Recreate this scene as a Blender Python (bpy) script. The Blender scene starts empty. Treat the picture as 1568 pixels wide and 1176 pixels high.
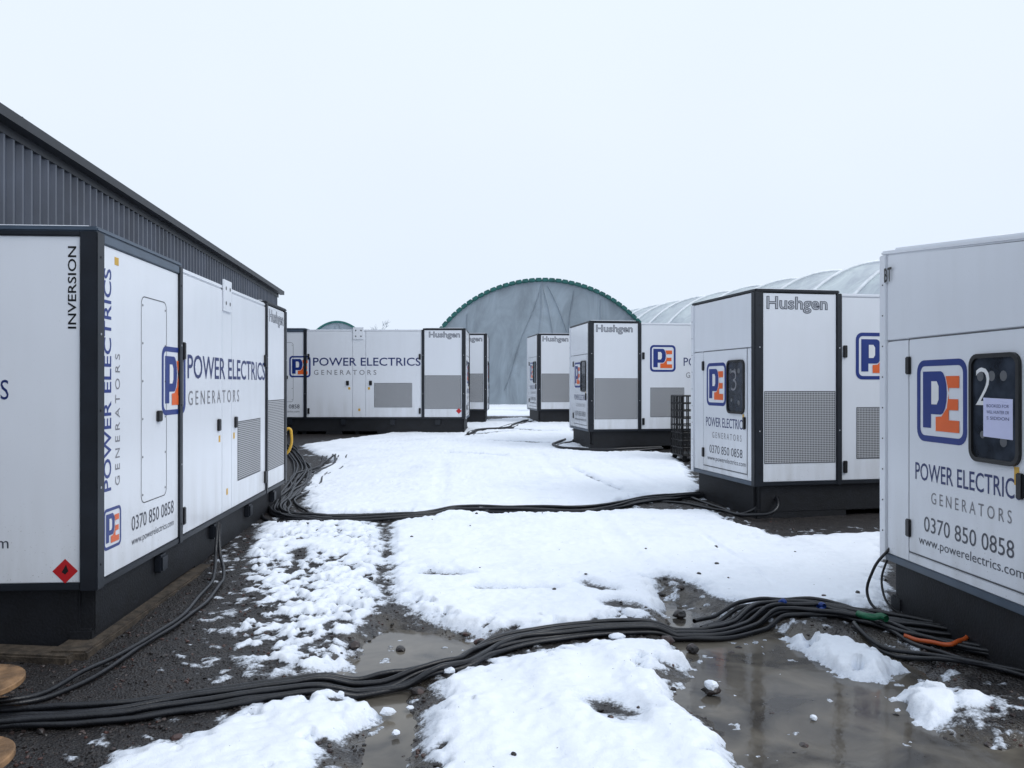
import bpy, bmesh, math, random
import numpy as np
from mathutils import Matrix, Vector
random.seed(7); rng=np.random.default_rng(7)
sc=bpy.context.scene
col=sc.collection
sc.view_settings.view_transform='Standard'; sc.view_settings.look='None'; sc.view_settings.exposure=0

# ------------------------------------------------------------------ materials
def mat_new(name):
    m=bpy.data.materials.new(name); m.use_nodes=True
    nt=m.node_tree; b=nt.nodes['Principled BSDF']
    return m,nt,b
def N(nt,t,**k):
    n=nt.nodes.new(t)
    for a,v in k.items(): setattr(n,a,v)
    return n
def simple(name,c,rough=.5,var=.12,scale=6,bump=0,bscale=60,metal=0,spec=.5):
    m,nt,b=mat_new(name)
    tc=N(nt,'ShaderNodeTexCoord'); no=N(nt,'ShaderNodeTexNoise'); no.inputs['Scale'].default_value=scale; no.inputs['Detail'].default_value=6
    nt.links.new(tc.outputs['Object'],no.inputs['Vector'])
    r=N(nt,'ShaderNodeValToRGB'); r.color_ramp.elements[0].position=.3; r.color_ramp.elements[1].position=.7
    r.color_ramp.elements[0].color=(*[x*(1-var) for x in c],1); r.color_ramp.elements[1].color=(*[min(1,x*(1+var)) for x in c],1)
    nt.links.new(no.outputs['Fac'],r.inputs['Fac']); nt.links.new(r.outputs['Color'],b.inputs['Base Color'])
    b.inputs['Roughness'].default_value=rough; b.inputs['Metallic'].default_value=metal
    b.inputs['Specular IOR Level'].default_value=spec
    if bump>0:
        n2=N(nt,'ShaderNodeTexNoise'); n2.inputs['Scale'].default_value=bscale; n2.inputs['Detail'].default_value=5
        nt.links.new(tc.outputs['Object'],n2.inputs['Vector'])
        bp=N(nt,'ShaderNodeBump'); bp.inputs['Strength'].default_value=bump; bp.inputs['Distance'].default_value=.01
        nt.links.new(n2.outputs['Fac'],bp.inputs['Height']); nt.links.new(bp.outputs['Normal'],b.inputs['Normal'])
    return m

def white_paint():
    m,nt,b=mat_new('white_canopy_paint')
    L=nt.links.new
    tc=N(nt,'ShaderNodeTexCoord')
    sp=N(nt,'ShaderNodeSeparateXYZ'); L(tc.outputs['Object'],sp.inputs[0])
    mp=N(nt,'ShaderNodeMapping'); mp.inputs['Scale'].default_value=(4,4,.6); L(tc.outputs['Object'],mp.inputs['Vector'])
    st=N(nt,'ShaderNodeTexNoise'); st.inputs['Scale'].default_value=2; st.inputs['Detail'].default_value=7; L(mp.outputs[0],st.inputs['Vector'])
    sr=N(nt,'ShaderNodeValToRGB'); sr.color_ramp.elements[0].position=.42; sr.color_ramp.elements[1].position=.8
    L(st.outputs['Fac'],sr.inputs['Fac'])
    mr=N(nt,'ShaderNodeMapRange'); mr.inputs['From Min'].default_value=.4; mr.inputs['From Max'].default_value=1.0
    mr.inputs['To Min'].default_value=.42; mr.inputs['To Max'].default_value=.06; L(sp.outputs['Z'],mr.inputs['Value'])
    mu=N(nt,'ShaderNodeMath',operation='MULTIPLY'); L(sr.outputs['Color'],mu.inputs[0]); L(mr.outputs[0],mu.inputs[1])
    mx=N(nt,'ShaderNodeMixRGB'); mx.inputs[1].default_value=(.775,.80,.845,1); mx.inputs[2].default_value=(.42,.41,.38,1)
    L(mu.outputs[0],mx.inputs[0]); 
    fs=N(nt,'ShaderNodeTexNoise'); fs.inputs['Scale'].default_value=80; fs.inputs['Detail'].default_value=2; L(tc.outputs['Object'],fs.inputs['Vector'])
    fr=N(nt,'ShaderNodeValToRGB'); fr.color_ramp.elements[0].position=.69; fr.color_ramp.elements[1].position=.73
    L(fs.outputs['Fac'],fr.inputs['Fac'])
    m2=N(nt,'ShaderNodeMath',operation='MULTIPLY'); L(fr.outputs['Color'],m2.inputs[0]); L(mr.outputs[0],m2.inputs[1])
    mx2=N(nt,'ShaderNodeMixRGB'); L(m2.outputs[0],mx2.inputs[0]); L(mx.outputs[0],mx2.inputs[1]); mx2.inputs[2].default_value=(.10,.08,.07,1)
    L(mx2.outputs[0],b.inputs['Base Color'])
    b.inputs['Roughness'].default_value=.22
    wv=N(nt,'ShaderNodeTexNoise'); wv.inputs['Scale'].default_value=1.6; L(tc.outputs['Object'],wv.inputs['Vector'])
    bp=N(nt,'ShaderNodeBump'); bp.inputs['Strength'].default_value=.4; bp.inputs['Distance'].default_value=.02
    L(wv.outputs['Fac'],bp.inputs['Height']); L(bp.outputs['Normal'],b.inputs['Normal'])
    return m
def perforated():
    m,nt,b=mat_new('perforated_grille'); L=nt.links.new
    tc=N(nt,'ShaderNodeTexCoord'); mp=N(nt,'ShaderNodeMapping'); mp.inputs['Scale'].default_value=(50,50,50); L(tc.outputs['Object'],mp.inputs[0])
    sp=N(nt,'ShaderNodeSeparateXYZ'); L(mp.outputs[0],sp.inputs[0])
    ad=N(nt,'ShaderNodeMath',operation='ADD'); L(sp.outputs['X'],ad.inputs[0]); L(sp.outputs['Y'],ad.inputs[1])
    def tri(src):
        s=N(nt,'ShaderNodeMath',operation='MULTIPLY'); s.inputs[1].default_value=math.pi*2; L(src,s.inputs[0])
        c=N(nt,'ShaderNodeMath',operation='COSINE'); L(s.outputs[0],c.inputs[0]); return c.outputs[0]
    a=tri(ad.outputs[0]); c=tri(sp.outputs['Z'])
    s=N(nt,'ShaderNodeMath',operation='ADD'); L(a,s.inputs[0]); L(c,s.inputs[1])
    r=N(nt,'ShaderNodeValToRGB'); r.color_ramp.elements[0].position=.42; r.color_ramp.elements[1].position=.66
    r.color_ramp.elements[0].color=(.50,.51,.53,1); r.color_ramp.elements[1].color=(.015,.016,.018,1)
    mr=N(nt,'ShaderNodeMapRange'); mr.inputs['From Min'].default_value=-2; mr.inputs['From Max'].default_value=2; L(s.outputs[0],mr.inputs[0])
    L(mr.outputs[0],r.inputs[0]); L(r.outputs[0],b.inputs['Base Color']); b.inputs['Roughness'].default_value=.6
    return m
M={}
M['white']=white_paint()
M['frame']=simple('dark_frame_paint',(.008,.011,.017),.42,.3,5)
M['skid']=simple('black_skid_paint',(.004,.005,.008),.65,.4,7,.3)
M['rail']=simple('slate_top_rail',(.06,.085,.12),.4,.15,5)
M['blue']=simple('logo_blue_vinyl',(.008,.03,.20),.35,.05)
M['navy']=simple('lettering_navy_vinyl',(.015,.028,.13),.35,.05)
M['orange']=simple('logo_orange_vinyl',(.80,.13,.02),.35,.05)
M['grey']=simple('lettering_grey_vinyl',(.20,.20,.22),.4,.05)
M['dgrey']=simple('lettering_dark_grey_vinyl',(.05,.055,.075),.4,.05)
M['vwhite']=simple('vinyl_white',(.8,.8,.8),.35,.03)
M['lgrey']=simple('vinyl_light_grey',(.42,.44,.48),.35,.03)
M['mesh']=perforated()
M['seam']=simple('panel_gap',(.12,.125,.135),.8,.2)
M['black']=simple('black_plastic',(.006,.006,.007),.4,.2)
M['glass']=simple('smoked_window',(.03,.037,.05),.10,.6,9)
M['red']=simple('red_label',(.5,.01,.015),.4,.05)
M['yellow']=simple('yellow_label',(.65,.38,.04),.45,.1)
M['paper']=simple('paper',(.6,.62,.85),.7,.05)
M['chrome']=simple('galvanised_steel',(.55,.56,.58),.35,.2,20,metal=.7)
MK=list(M.keys())

# ------------------------------------------------------------------ noise
TAB=rng.random((256,256))
def vn(x,y,f,s=0):
    x=np.asarray(x,float)*f+s*17.31+1000; y=np.asarray(y,float)*f+s*7.77+1000
    xi=np.floor(x).astype(int); yi=np.floor(y).astype(int); fx=x-xi; fy=y-yi
    fx=fx*fx*(3-2*fx); fy=fy*fy*(3-2*fy)
    a=TAB[xi&255,yi&255]; b=TAB[(xi+1)&255,yi&255]; c=TAB[xi&255,(yi+1)&255]; d=TAB[(xi+1)&255,(yi+1)&255]
    return (a*(1-fx)+b*fx)*(1-fy)+(c*(1-fx)+d*fx)*fy
def fbm(x,y,f,o=4,s=0):
    x=np.asarray(x,float);y=np.asarray(y,float)
    t=0;a=1;n=0
    for i in range(o):
        c,sn=math.cos(.6*i+.4),math.sin(.6*i+.4)
        t=t+a*vn(x*c-y*sn,x*sn+y*c,f,s+i*3); n+=a; a*=.5; f*=2.03
    return t/n
def sst(a,b,v):
    t=np.clip((v-a)/(b-a),0,1); return t*t*(3-2*t)
def sdf(px,py,poly):
    d=np.full(px.shape,1e9); ins=np.zeros(px.shape,bool); n=len(poly)
    for i in range(n):
        ax,ay=poly[i]; bx,by=poly[(i+1)%n]
        ex,ey=bx-ax,by-ay; wx,wy=px-ax,py-ay
        t=np.clip((wx*ex+wy*ey)/(ex*ex+ey*ey+1e-12),0,1)
        d=np.minimum(d,(wx-t*ex)**2+(wy-t*ey)**2)
        c=((ay<=py)&(by>py))|((by<=py)&(ay>py))
        with np.errstate(divide='ignore',invalid='ignore'):
            xc=ax+(py-ay)/(by-ay if by!=ay else 1e-9)*ex
        ins^=c&(px<xc)
    return np.where(ins,1,-1)*np.sqrt(d)
def seg(px,py,a,b):
    ex,ey=b[0]-a[0],b[1]-a[1]; wx,wy=px-a[0],py-a[1]
    t=np.clip((wx*ex+wy*ey)/(ex*ex+ey*ey+1e-12),0,1)
    return np.sqrt((wx-t*ex)**2+(wy-t*ey)**2)

S1=[(-4.39,16.8),(-3.44,18.9),(-1.5,22.2),(-.97,24.3),(.32,25),(1.63,23.3),(1.41,16.6),(3.05,15.25),(2.73,12.2),(2.37,10.6),(1.68,10.5),(.91,9.75),(-1.09,9.35),(-2.31,9.3),(-3.02,11.9),(-3.18,14.3)]
S2=[(-1.38,8.9),(-.64,9.35),(.12,9.2),(1.36,9.5),(2.34,9.5),(2.38,9.0),(2.7,8.0),(3.83,8.33),(3.48,7.5),(2.72,5.75),(2.33,5.72),(1.66,5.72),(1.50,6.04),(1.35,6.5),(1.17,6.5),(1.09,5.8),(.85,5.38),(.28,5.24),(-.19,5.25),(-.37,5.35),(-.70,5.6),(-.97,6.4),(-1.14,7.5)]
S2b=[(-2.72,8.85),(-1.41,8.9),(-1.18,7.5),(-1.10,6.4),(-.96,5.88),(-.99,5.1),(-.93,4.72),(-1.32,4.5),(-1.66,4.65),(-2.0,6.04),(-2.55,7.75)]
S3=[(-.20,4.6),(.31,4.98),(.66,5.1),(.95,5.0),(1.03,4.72),(.76,4.51),(.97,4.48),(.76,4.18),(.91,3.98),(.97,3.63),(1.0,3.2),(1.1,2.6),(-.38,2.6),(-.38,3.33),(-.46,3.83),(-.38,4.41)]
S4=[(-.93,4.2),(-1.11,4.14),(-1.48,3.8),(-1.72,3.55),(-1.95,2.6),(-.66,2.6),(-.85,3.47),(-.78,3.8),(-.62,4.04)]
S5=[(1.76,5.27),(2.0,5.25),(2.25,4.95),(2.30,4.66),(2.08,4.46),(1.86,4.60)]
S6=[(1.95,4.16),(2.2,4.48),(2.34,4.36),(2.47,4.12),(2.27,3.93),(2.02,3.90)]
P1=[(-1.02,4.55),(-.97,5.2),(-.85,5.5),(-.56,5.45),(-.18,5.18),(-.33,4.82),(-.54,4.55)]
P1b=[(-.86,4.42),(-.58,4.36),(-.45,4.0),(-.42,2.9),(-.7,2.9),(-.72,4.0)]
P2=[(1.17,6.35),(1.34,6.04),(1.46,5.66),(1.85,5.38),(2.35,5.0),(2.42,4.5),(2.2,4.2),(2.0,3.8),(2.6,3.6),(2.6,2.9),(1.02,2.9),(.98,3.98),(.82,4.3),(1.05,4.72),(1.06,5.1),(1.08,5.6)]
def fields(x,y):
    x=np.asarray(x,float); y=np.asarray(y,float)
    n1=fbm(x,y,2.2,4,1)-.5; n2=fbm(x,y,11,4,5)-.5; n3=fbm(x,y,26,3,15)-.5
    m=np.full(x.shape,-1.0)
    for P in (S1,S2,S3,S4): m=np.maximum(m,sdf(x,y,P))
    isl=np.maximum(sdf(x,y,S5),sdf(x,y,S6))
    farf=sst(8.6,10,y)
    m=m+n1*.22+n2*.17+n3*.06+.015+.05*farf
    m=np.maximum(m,isl+n1*.10+n2*.12+n3*.05+.03)
    mb=sdf(x,y,S2b)+n1*.25+n2*.1
    edge=sst(-2.3,-1.25,x+ (y-6)*.30)
    brk=n2*.75+n3*.35+n1*.35
    mb=np.minimum(mb,(brk+.095-.125*(1-edge)+ .12*sst(6.8,8.2,y))*.7)
    m=np.maximum(m,mb)
    m=np.where((m>0)&(m<.16)&(y<5.9),m+np.minimum(0,n2*.5+.03),m)
    cr=np.minimum(.025+.0*x,(fbm(x,y,15,3,31)-.66)*.4+np.clip(m+.25,-.3,.0)*.45)
    m=np.maximum(m,cr)
    for a,b,r in (((-.70,6.68),(-.45,6.6),.04),((-.25,6.2),(.28,6.18),.0),((.58,6.4),(.73,6.18),.02),((.73,5.82),(.89,5.75),.045),((.47,4.05),(.56,3.95),.06),((-2.0,7.6),(-1.9,7.2),.05),((1.0,13.2),(1.5,10.9),-.02),((-1.2,15.5),(-.2,15.0),.02),((-.5,18),(.8,17.5),.06),((0,21),(1,20.4),.15),((-.9,19.5),(-.2,20.3),.12)):
        m=np.minimum(m,(seg(x,y,a,b)-r)*1.0+n2*.12+n1*.08)
    far=(fbm(x,y,.25,4,9)-.36)*1.2
    w=sst(24,27,y)
    m=np.where(y>24,np.maximum(m,far*w-(1-w)),m)
    out=((np.abs(x)>9)&(y<24))|(y<2.4)
    m=np.where(out,far,m)
    p=np.full(x.shape,-1.0)
    for P in (P1,P1b,P2): p=np.maximum(p,sdf(x,y,P))
    p=p+n1*.16+n2*.10
    p=np.minimum(p,.07-np.clip(m,-.5,.5)*1.3)
    return m,p
def heights(x,y,m,p):
    base=.028*np.clip(np.log1p(np.exp(np.clip((y-5)/.8,-30,30)))*.8,0,40)
    dirt=.006+.022*fbm(x,y,3,4,12)+.018*fbm(x,y,22,3,14)
    h=base+dirt
    w=sst(-.16,.07,p)
    h=h*(1-w)+(-.045+.030*fbm(x,y,7,3,3))*w
    und=fbm(x,y,1.1,3,40); rough=fbm(x,y,5,4,44); fine=fbm(x,y,19,3,47)
    th=sst(-.02,.16,m)*(.010+.045*und+.024*rough+.004*fine)
    nn=.10*(fbm(x,y,2,3,60)-.5)
    for a,b,r,dp in (((.93,9.1),(1.12,6.3),.10,.03),((1.9,7.9),(2.1,5.7),.03,.025),((-1.2,14),(-.9,9.8),.10,.03),((.5,15),(.9,10),.10,.03),((-.2,5.2),(.25,2.8),.10,.03),((.4,4.9),(.75,2.8),.1,.02),((1.5,14.5),(2.1,11),.08,.03)):
        th=th*(1-.35*sst(r*1.6,r*.3,seg(x,y,a,b)+nn))
    return h+th*np.where(m>-.03,1,0)
def geo(a,b,n): return list(a*(b/a)**(np.arange(1,n+1)/n))
xs=list(np.arange(-3.0,3.0,.016)); xr=list(np.arange(3.0,8,.05)); 
o=geo(8,1800,24); xs=[-v for v in o]+[-v for v in xr]+xs+xr+o
xs=np.array(sorted(set(np.round(xs,4))))
ys=np.array([-1500,-400,-120,-50,-20,-8,-3,0,1,1.8,2.3,2.6]+list(np.arange(2.7,7,.014))+list(np.arange(7,12,.030))+list(np.arange(12,30,.09))+geo(30,2500,36))
X,Y=np.meshgrid(xs,ys); nx,ny=len(xs),len(ys)
fx,fy=X.ravel(),Y.ravel()
m,p=fields(fx,fy); Z=heights(fx,fy,m,p)
me=bpy.data.meshes.new('ground'); nv=nx*ny
me.vertices.add(nv); me.vertices.foreach_set('co',np.stack([fx,fy,Z],1).astype(np.float32).ravel())
i=np.arange(nx-1)[None,:]+np.arange(ny-1)[:,None]*nx
q=np.stack([i,i+1,i+1+nx,i+nx],-1).reshape(-1,4); nf=len(q)
me.loops.add(nf*4); me.loops.foreach_set('vertex_index',q.ravel().astype(np.int32))
me.polygons.add(nf); me.polygons.foreach_set('loop_start',(np.arange(nf)*4).astype(np.int32)); me.polygons.foreach_set('loop_total',np.full(nf,4,np.int32))
me.update(calc_edges=True); me.polygons.foreach_set('use_smooth',np.ones(nf,bool))
a=me.attributes.new('snow','FLOAT','POINT'); a.data.foreach_set('value',m.astype(np.float32))
a=me.attributes.new('wet','FLOAT','POINT'); a.data.foreach_set('value',p.astype(np.float32))
ground=bpy.data.objects.new('ground',me); col.objects.link(ground)
def ground_mat():
    mt,nt,b=mat_new('snowy_gravel_ground'); L=nt.links.new
    tc=N(nt,'ShaderNodeTexCoord'); P=tc.outputs['Object']
    at=N(nt,'ShaderNodeAttribute',attribute_name='snow'); aw=N(nt,'ShaderNodeAttribute',attribute_name='wet')
    def noise(s,d=5,r=.6):
        n=N(nt,'ShaderNodeTexNoise'); n.inputs['Scale'].default_value=s; n.inputs['Detail'].default_value=d; n.inputs['Roughness'].default_value=r; L(P,n.inputs['Vector']); return n.outputs['Fac']
    def math_(op,a,bv):
        n=N(nt,'ShaderNodeMath',operation=op)
        for k,v in ((0,a),(1,bv)):
            if isinstance(v,(int,float)): n.inputs[k].default_value=v
            else: L(v,n.inputs[k])
        return n.outputs[0]
    def mr(v,a,b_,c,d,cl=True):
        n=N(nt,'ShaderNodeMapRange'); n.clamp=cl; n.inputs['From Min'].default_value=a; n.inputs['From Max'].default_value=b_; n.inputs['To Min'].default_value=c; n.inputs['To Max'].default_value=d; L(v,n.inputs[0]); return n.outputs[0]
    e=math_('ADD',at.outputs['Fac'],mr(noise(55,4,.7),0,1,-.065,.065,False))
    mask=mr(e,-.012,.024,0,1)
    deep=mr(e,.0,.11,0,1)
    vo=N(nt,'ShaderNodeTexVoronoi'); vo.inputs['Scale'].default_value=70; L(P,vo.inputs['Vector'])
    r=N(nt,'ShaderNodeValToRGB'); cr=r.color_ramp
    cr.elements[0].position=.0; cr.elements[0].color=(.006,.0055,.006,1); cr.elements[1].position=1; cr.elements[1].color=(.075,.063,.058,1)
    x=cr.elements.new(.5); x.color=(.015,.013,.0135,1); x=cr.elements.new(.8); x.color=(.032,.026,.023,1)
    sepc=N(nt,'ShaderNodeSeparateColor'); L(vo.outputs['Color'],sepc.inputs[0])
    mixv=math_('ADD',math_('MULTIPLY',sepc.outputs[0],.55),math_('MULTIPLY',noise(6,5),.45)); L(mixv,r.inputs[0])
    silt=N(nt,'ShaderNodeMixRGB'); silt.inputs[2].default_value=(.105,.092,.074,1); L(math_('MULTIPLY',mr(aw.outputs['Fac'],-.22,.0,0,.85),mr(noise(4,6),.38,.6,0,1)),silt.inputs[0]); L(r.outputs[0],silt.inputs[1])
    sr=N(nt,'ShaderNodeValToRGB'); sr.color_ramp.elements[0].position=.0; sr.color_ramp.elements[0].color=(.28,.30,.33,1)
    sr.color_ramp.elements[1].position=1; sr.color_ramp.elements[1].color=(.86,.90,.96,1)
    x=sr.color_ramp.elements.new(.4); x.color=(.70,.75,.83,1); L(deep,sr.inputs[0])
    g=N(nt,'ShaderNodeMixRGB'); g.inputs[2].default_value=(.56,.61,.69,1); L(mr(noise(1.4,9,.72),.50,.72,0,.38),g.inputs[0]); L(sr.outputs[0],g.inputs[1])
    sp=N(nt,'ShaderNodeMixRGB'); sp.inputs[2].default_value=(.10,.085,.08,1); L(mr(noise(34,2),.745,.765,0,.85),sp.inputs[0]); L(g.outputs[0],sp.inputs[1])
    mx=N(nt,'ShaderNodeMixRGB'); L(mask,mx.inputs[0]); L(silt.outputs[0],mx.inputs[1]); L(sp.outputs[0],mx.inputs[2]); L(mx.outputs[0],b.inputs['Base Color'])
    wet=mr(aw.outputs['Fac'],-.5,-.05,.5,.12)
    rm=N(nt,'ShaderNodeMix'); L(mask,rm.inputs[0]); L(wet,rm.inputs[2]); L(mr(deep,0,1,.35,.75),rm.inputs[3]); L(rm.outputs[0],b.inputs['Roughness'])
    hd=math_('MULTIPLY',vo.outputs['Distance'],-1.2); hd=math_('ADD',hd,noise(60,4))
    hd=math_('MULTIPLY',hd,mr(aw.outputs['Fac'],-.3,-.02,1,.25))
    hs=math_('ADD',math_('MULTIPLY',noise(120,3),.18),math_('MULTIPLY',noise(11,5),.8))
    hm=N(nt,'ShaderNodeMix'); L(mask,hm.inputs[0]); L(hd,hm.inputs[2]); L(hs,hm.inputs[3])
    bp=N(nt,'ShaderNodeBump'); bp.inputs['Strength'].default_value=.7; bp.inputs['Distance'].default_value=.014; L(hm.outputs[0],bp.inputs['Height']); L(bp.outputs[0],b.inputs['Normal'])
    return mt
me.materials.append(ground_mat())

# puddle water
wm,nt,b=mat_new('murky_puddle_water'); L=nt.links.new
tc=N(nt,'ShaderNodeTexCoord'); no=N(nt,'ShaderNodeTexNoise'); no.inputs['Scale'].default_value=2.4; no.inputs['Detail'].default_value=7; no.inputs['Distortion'].default_value=.8; L(tc.outputs['Object'],no.inputs['Vector'])
r=N(nt,'ShaderNodeValToRGB'); r.color_ramp.elements[0].position=.35; r.color_ramp.elements[0].color=(.05,.046,.042,1); r.color_ramp.elements[1].position=.66; r.color_ramp.elements[1].color=(.16,.142,.115,1)
L(no.outputs['Fac'],r.inputs[0]); L(r.outputs[0],b.inputs['Base Color']); b.inputs['IOR'].default_value=1.36
rr_=N(nt,'ShaderNodeMapRange'); rr_.inputs['From Min'].default_value=.4; rr_.inputs['From Max'].default_value=.7; rr_.inputs['To Min'].default_value=.03; rr_.inputs['To Max'].default_value=.15
L(no.outputs['Fac'],rr_.inputs[0]); L(rr_.outputs[0],b.inputs['Roughness'])
n2=N(nt,'ShaderNodeTexNoise'); n2.inputs['Scale'].default_value=16; n2.inputs['Detail'].default_value=4; L(tc.outputs['Object'],n2.inputs['Vector'])
bp=N(nt,'ShaderNodeBump'); bp.inputs['Strength'].default_value=.08; bp.inputs['Distance'].default_value=.01; L(n2.outputs['Fac'],bp.inputs['Height']); L(bp.outputs[0],b.inputs['Normal'])
me=bpy.data.meshes.new('puddle_water'); me.from_pydata([(-1.4,2.7,-.018),(3.0,2.7,-.018),(3.0,6.6,-.018),(-1.4,6.6,-.018)],[],[(0,1,2,3)]); me.materials.append(wm)
col.objects.link(bpy.data.objects.new('puddle_water',me))

# ------------------------------------------------------------------ helpers
class Acc:
    def __init__(s): s.v=[];s.f=[];s.m=[]
    def add(s,vs,fs,mk):
        o=len(s.v); s.v+= [tuple(v) for v in vs]; s.f+=[tuple(i+o for i in f) for f in fs]; s.m+=[MK.index(mk)]*len(fs)
    def mesh(s,name,warp=None):
        me=bpy.data.meshes.new(name); me.from_pydata([warp(v) for v in s.v] if warp else s.v,[],s.f)
        used=sorted(set(s.m)); 
        for k in used: me.materials.append(M[MK[k]])
        me.polygons.foreach_set('material_index',[used.index(k) for k in s.m])
        me.update(); return me
def bevbox(x0,x1,y0,y1,z0,z1,bv=.006):
    bm=bmesh.new(); bmesh.ops.create_cube(bm,size=1)
    for v in bm.verts:
        v.co=Vector(((x0+x1)/2+v.co.x*(x1-x0),(y0+y1)/2+v.co.y*(y1-y0),(z0+z1)/2+v.co.z*(z1-z0)))
    if bv>0:
        bv=min(bv,abs(x1-x0)*.3,abs(y1-y0)*.3,abs(z1-z0)*.3)
        bmesh.ops.bevel(bm,geom=list(bm.edges),offset=bv,segments=2,affect='EDGES')
    bm.verts.index_update()
    vs=[v.co.copy() for v in bm.verts]; fs=[[v.index for v in f.verts] for f in bm.faces]; bm.free(); return vs,fs
LEN,W=5.35,1.65
ZB,ZT=.42,2.58
def fmat(face,u,z,d):
    if face=='front': X,Nn,o=Vector((1,0,0)),Vector((0,-1,0)),Vector((u,-d,z))
    elif face=='back': X,Nn,o=Vector((-1,0,0)),Vector((0,1,0)),Vector((LEN-u,W+d,z))
    elif face=='end0': X,Nn,o=Vector((0,-1,0)),Vector((-1,0,0)),Vector((-d,W-u,z))
    else: X,Nn,o=Vector((0,1,0)),Vector((1,0,0)),Vector((LEN+d,u,z))
    return Matrix(((X.x,0,Nn.x,o.x),(X.y,0,Nn.y,o.y),(X.z,1,Nn.z,o.z),(0,0,0,1)))
def fbox(acc,face,u0,u1,z0,z1,d0,d1,mk,bv=.005):
    vs,fs=bevbox(u0,u1,z0,z1,d0,d1,bv); mt=fmat(face,0,0,0); acc.add([mt@v for v in vs],fs,mk)
def rrect(x0,x1,y0,y1,r,n=5):
    pts=[]
    for cx,cy,a0 in ((x1-r,y0+r,-90),(x1-r,y1-r,0),(x0+r,y1-r,90),(x0+r,y0+r,180)):
        for k in range(n+1):
            a=math.radians(a0+90*k/n); pts.append((cx+r*math.cos(a),cy+r*math.sin(a)))
    return pts
def flat(acc,face,pts,d,mk):
    mt=fmat(face,0,0,0); acc.add([mt@Vector((x,y,d)) for x,y in pts],[tuple(range(len(pts)))],mk)
def ring(acc,face,o,i,d,mk):
    mt=fmat(face,0,0,0); n=len(o)
    acc.add([mt@Vector((x,y,d)) for x,y in o+i],[(k,(k+1)%n,n+(k+1)%n,n+k) for k in range(n)],mk)
def textdata(body,offset=0):
    c=bpy.data.curves.new('t','FONT'); c.body=body; c.offset=offset; c.resolution_u=3; c.size=1
    o=bpy.data.objects.new('t',c); col.objects.link(o); bpy.context.view_layer.update()
    me=bpy.data.meshes.new_from_object(o); bpy.data.objects.remove(o)
    vs=[v.co.copy() for v in me.vertices]; fs=[tuple(p.vertices) for p in me.polygons]; bpy.data.meshes.remove(me)
    x0=min(v.x for v in vs);x1=max(v.x for v in vs);y0=min(v.y for v in vs);y1=max(v.y for v in vs)
    return vs,fs,(x0,x1,y0,y1)
TC={}
def text(acc,face,body,u,z,w,h,d,mk,offset=0,ref=None):
    key=(body,offset)
    if key not in TC: TC[key]=textdata(body,offset)
    vs,fs,(x0,x1,y0,y1)=TC[key]
    if ref is not None: x0,x1,y0,y1=TC[ref][2]
    mt=fmat(face,0,0,0); out=[]
    for v in vs:
        a=(v.x-x0)/(x1-x0)*w; b_=(v.y-y0)/(y1-y0)*h
        out.append(mt@Vector((u+a,z+b_,d)))
    acc.add(out,fs,mk)
def text_up(acc,face,body_,u,z,w,h,d,mk,offset=0):
    key=(body_,offset)
    if key not in TC: TC[key]=textdata(body_,offset)
    vs,fs,(x0,x1,y0,y1)=TC[key]; mt=fmat(face,0,0,0)
    acc.add([mt@Vector((u-(v.y-y0)/(y1-y0)*h,z+(v.x-x0)/(x1-x0)*w,d)) for v in vs],fs,mk)
def logo(acc,face,u,z,s,d):
    ring(acc,face,rrect(u,u+s,z,z+s,s*.15),rrect(u+s*.075,u+s*.925,z+s*.075,z+s*.925,s*.09),d,'blue')
    pts=[(.13,.17),(.30,.17),(.30,.34),(.50,.34)]+[(.50+.12*math.sin(a),.60-.26*math.cos(a)) for a in [k*math.pi/8 for k in range(1,8)]]+[(.50,.86),(.13,.86)]
    flat(acc,face,[(u+s*x,z+s*y) for x,y in pts],d,'blue')
    flat(acc,face,[(u+s*x,z+s*y) for x,y in ((.31,.46),(.42,.46),(.46,.52),(.46,.68),(.42,.74),(.31,.74))],d+.001,'vwhite')
    flat(acc,face,[(u+s*x,z+s*y) for x,y in ((.47,.14),(.86,.14),(.86,.28),(.66,.28),(.66,.40),(.84,.40),(.84,.53),(.66,.53),(.66,.66),(.86,.66),(.86,.80),(.60,.80),(.66,.60),(.62,.42),(.52,.32),(.40,.31),(.40,.14))],d+.0015,'orange')
def handle(acc,face,u,z,h=.11,w=.035,d=.02): fbox(acc,face,u-w/2,u+w/2,z-h/2,z+h/2,d,d+.022,'black',.006)
def seams(acc,face,u0,u1,z0,z1,d,w=.008):
    for a,b_,c,e in ((u0,u0+w,z0,z1),(u1-w,u1,z0,z1),(u0+w,u1-w,z0,z0+w),(u0+w,u1-w,z1-w,z1)):
        flat(acc,face,[(a,c),(b_,c),(b_,e),(a,e)],d,'seam')

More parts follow.
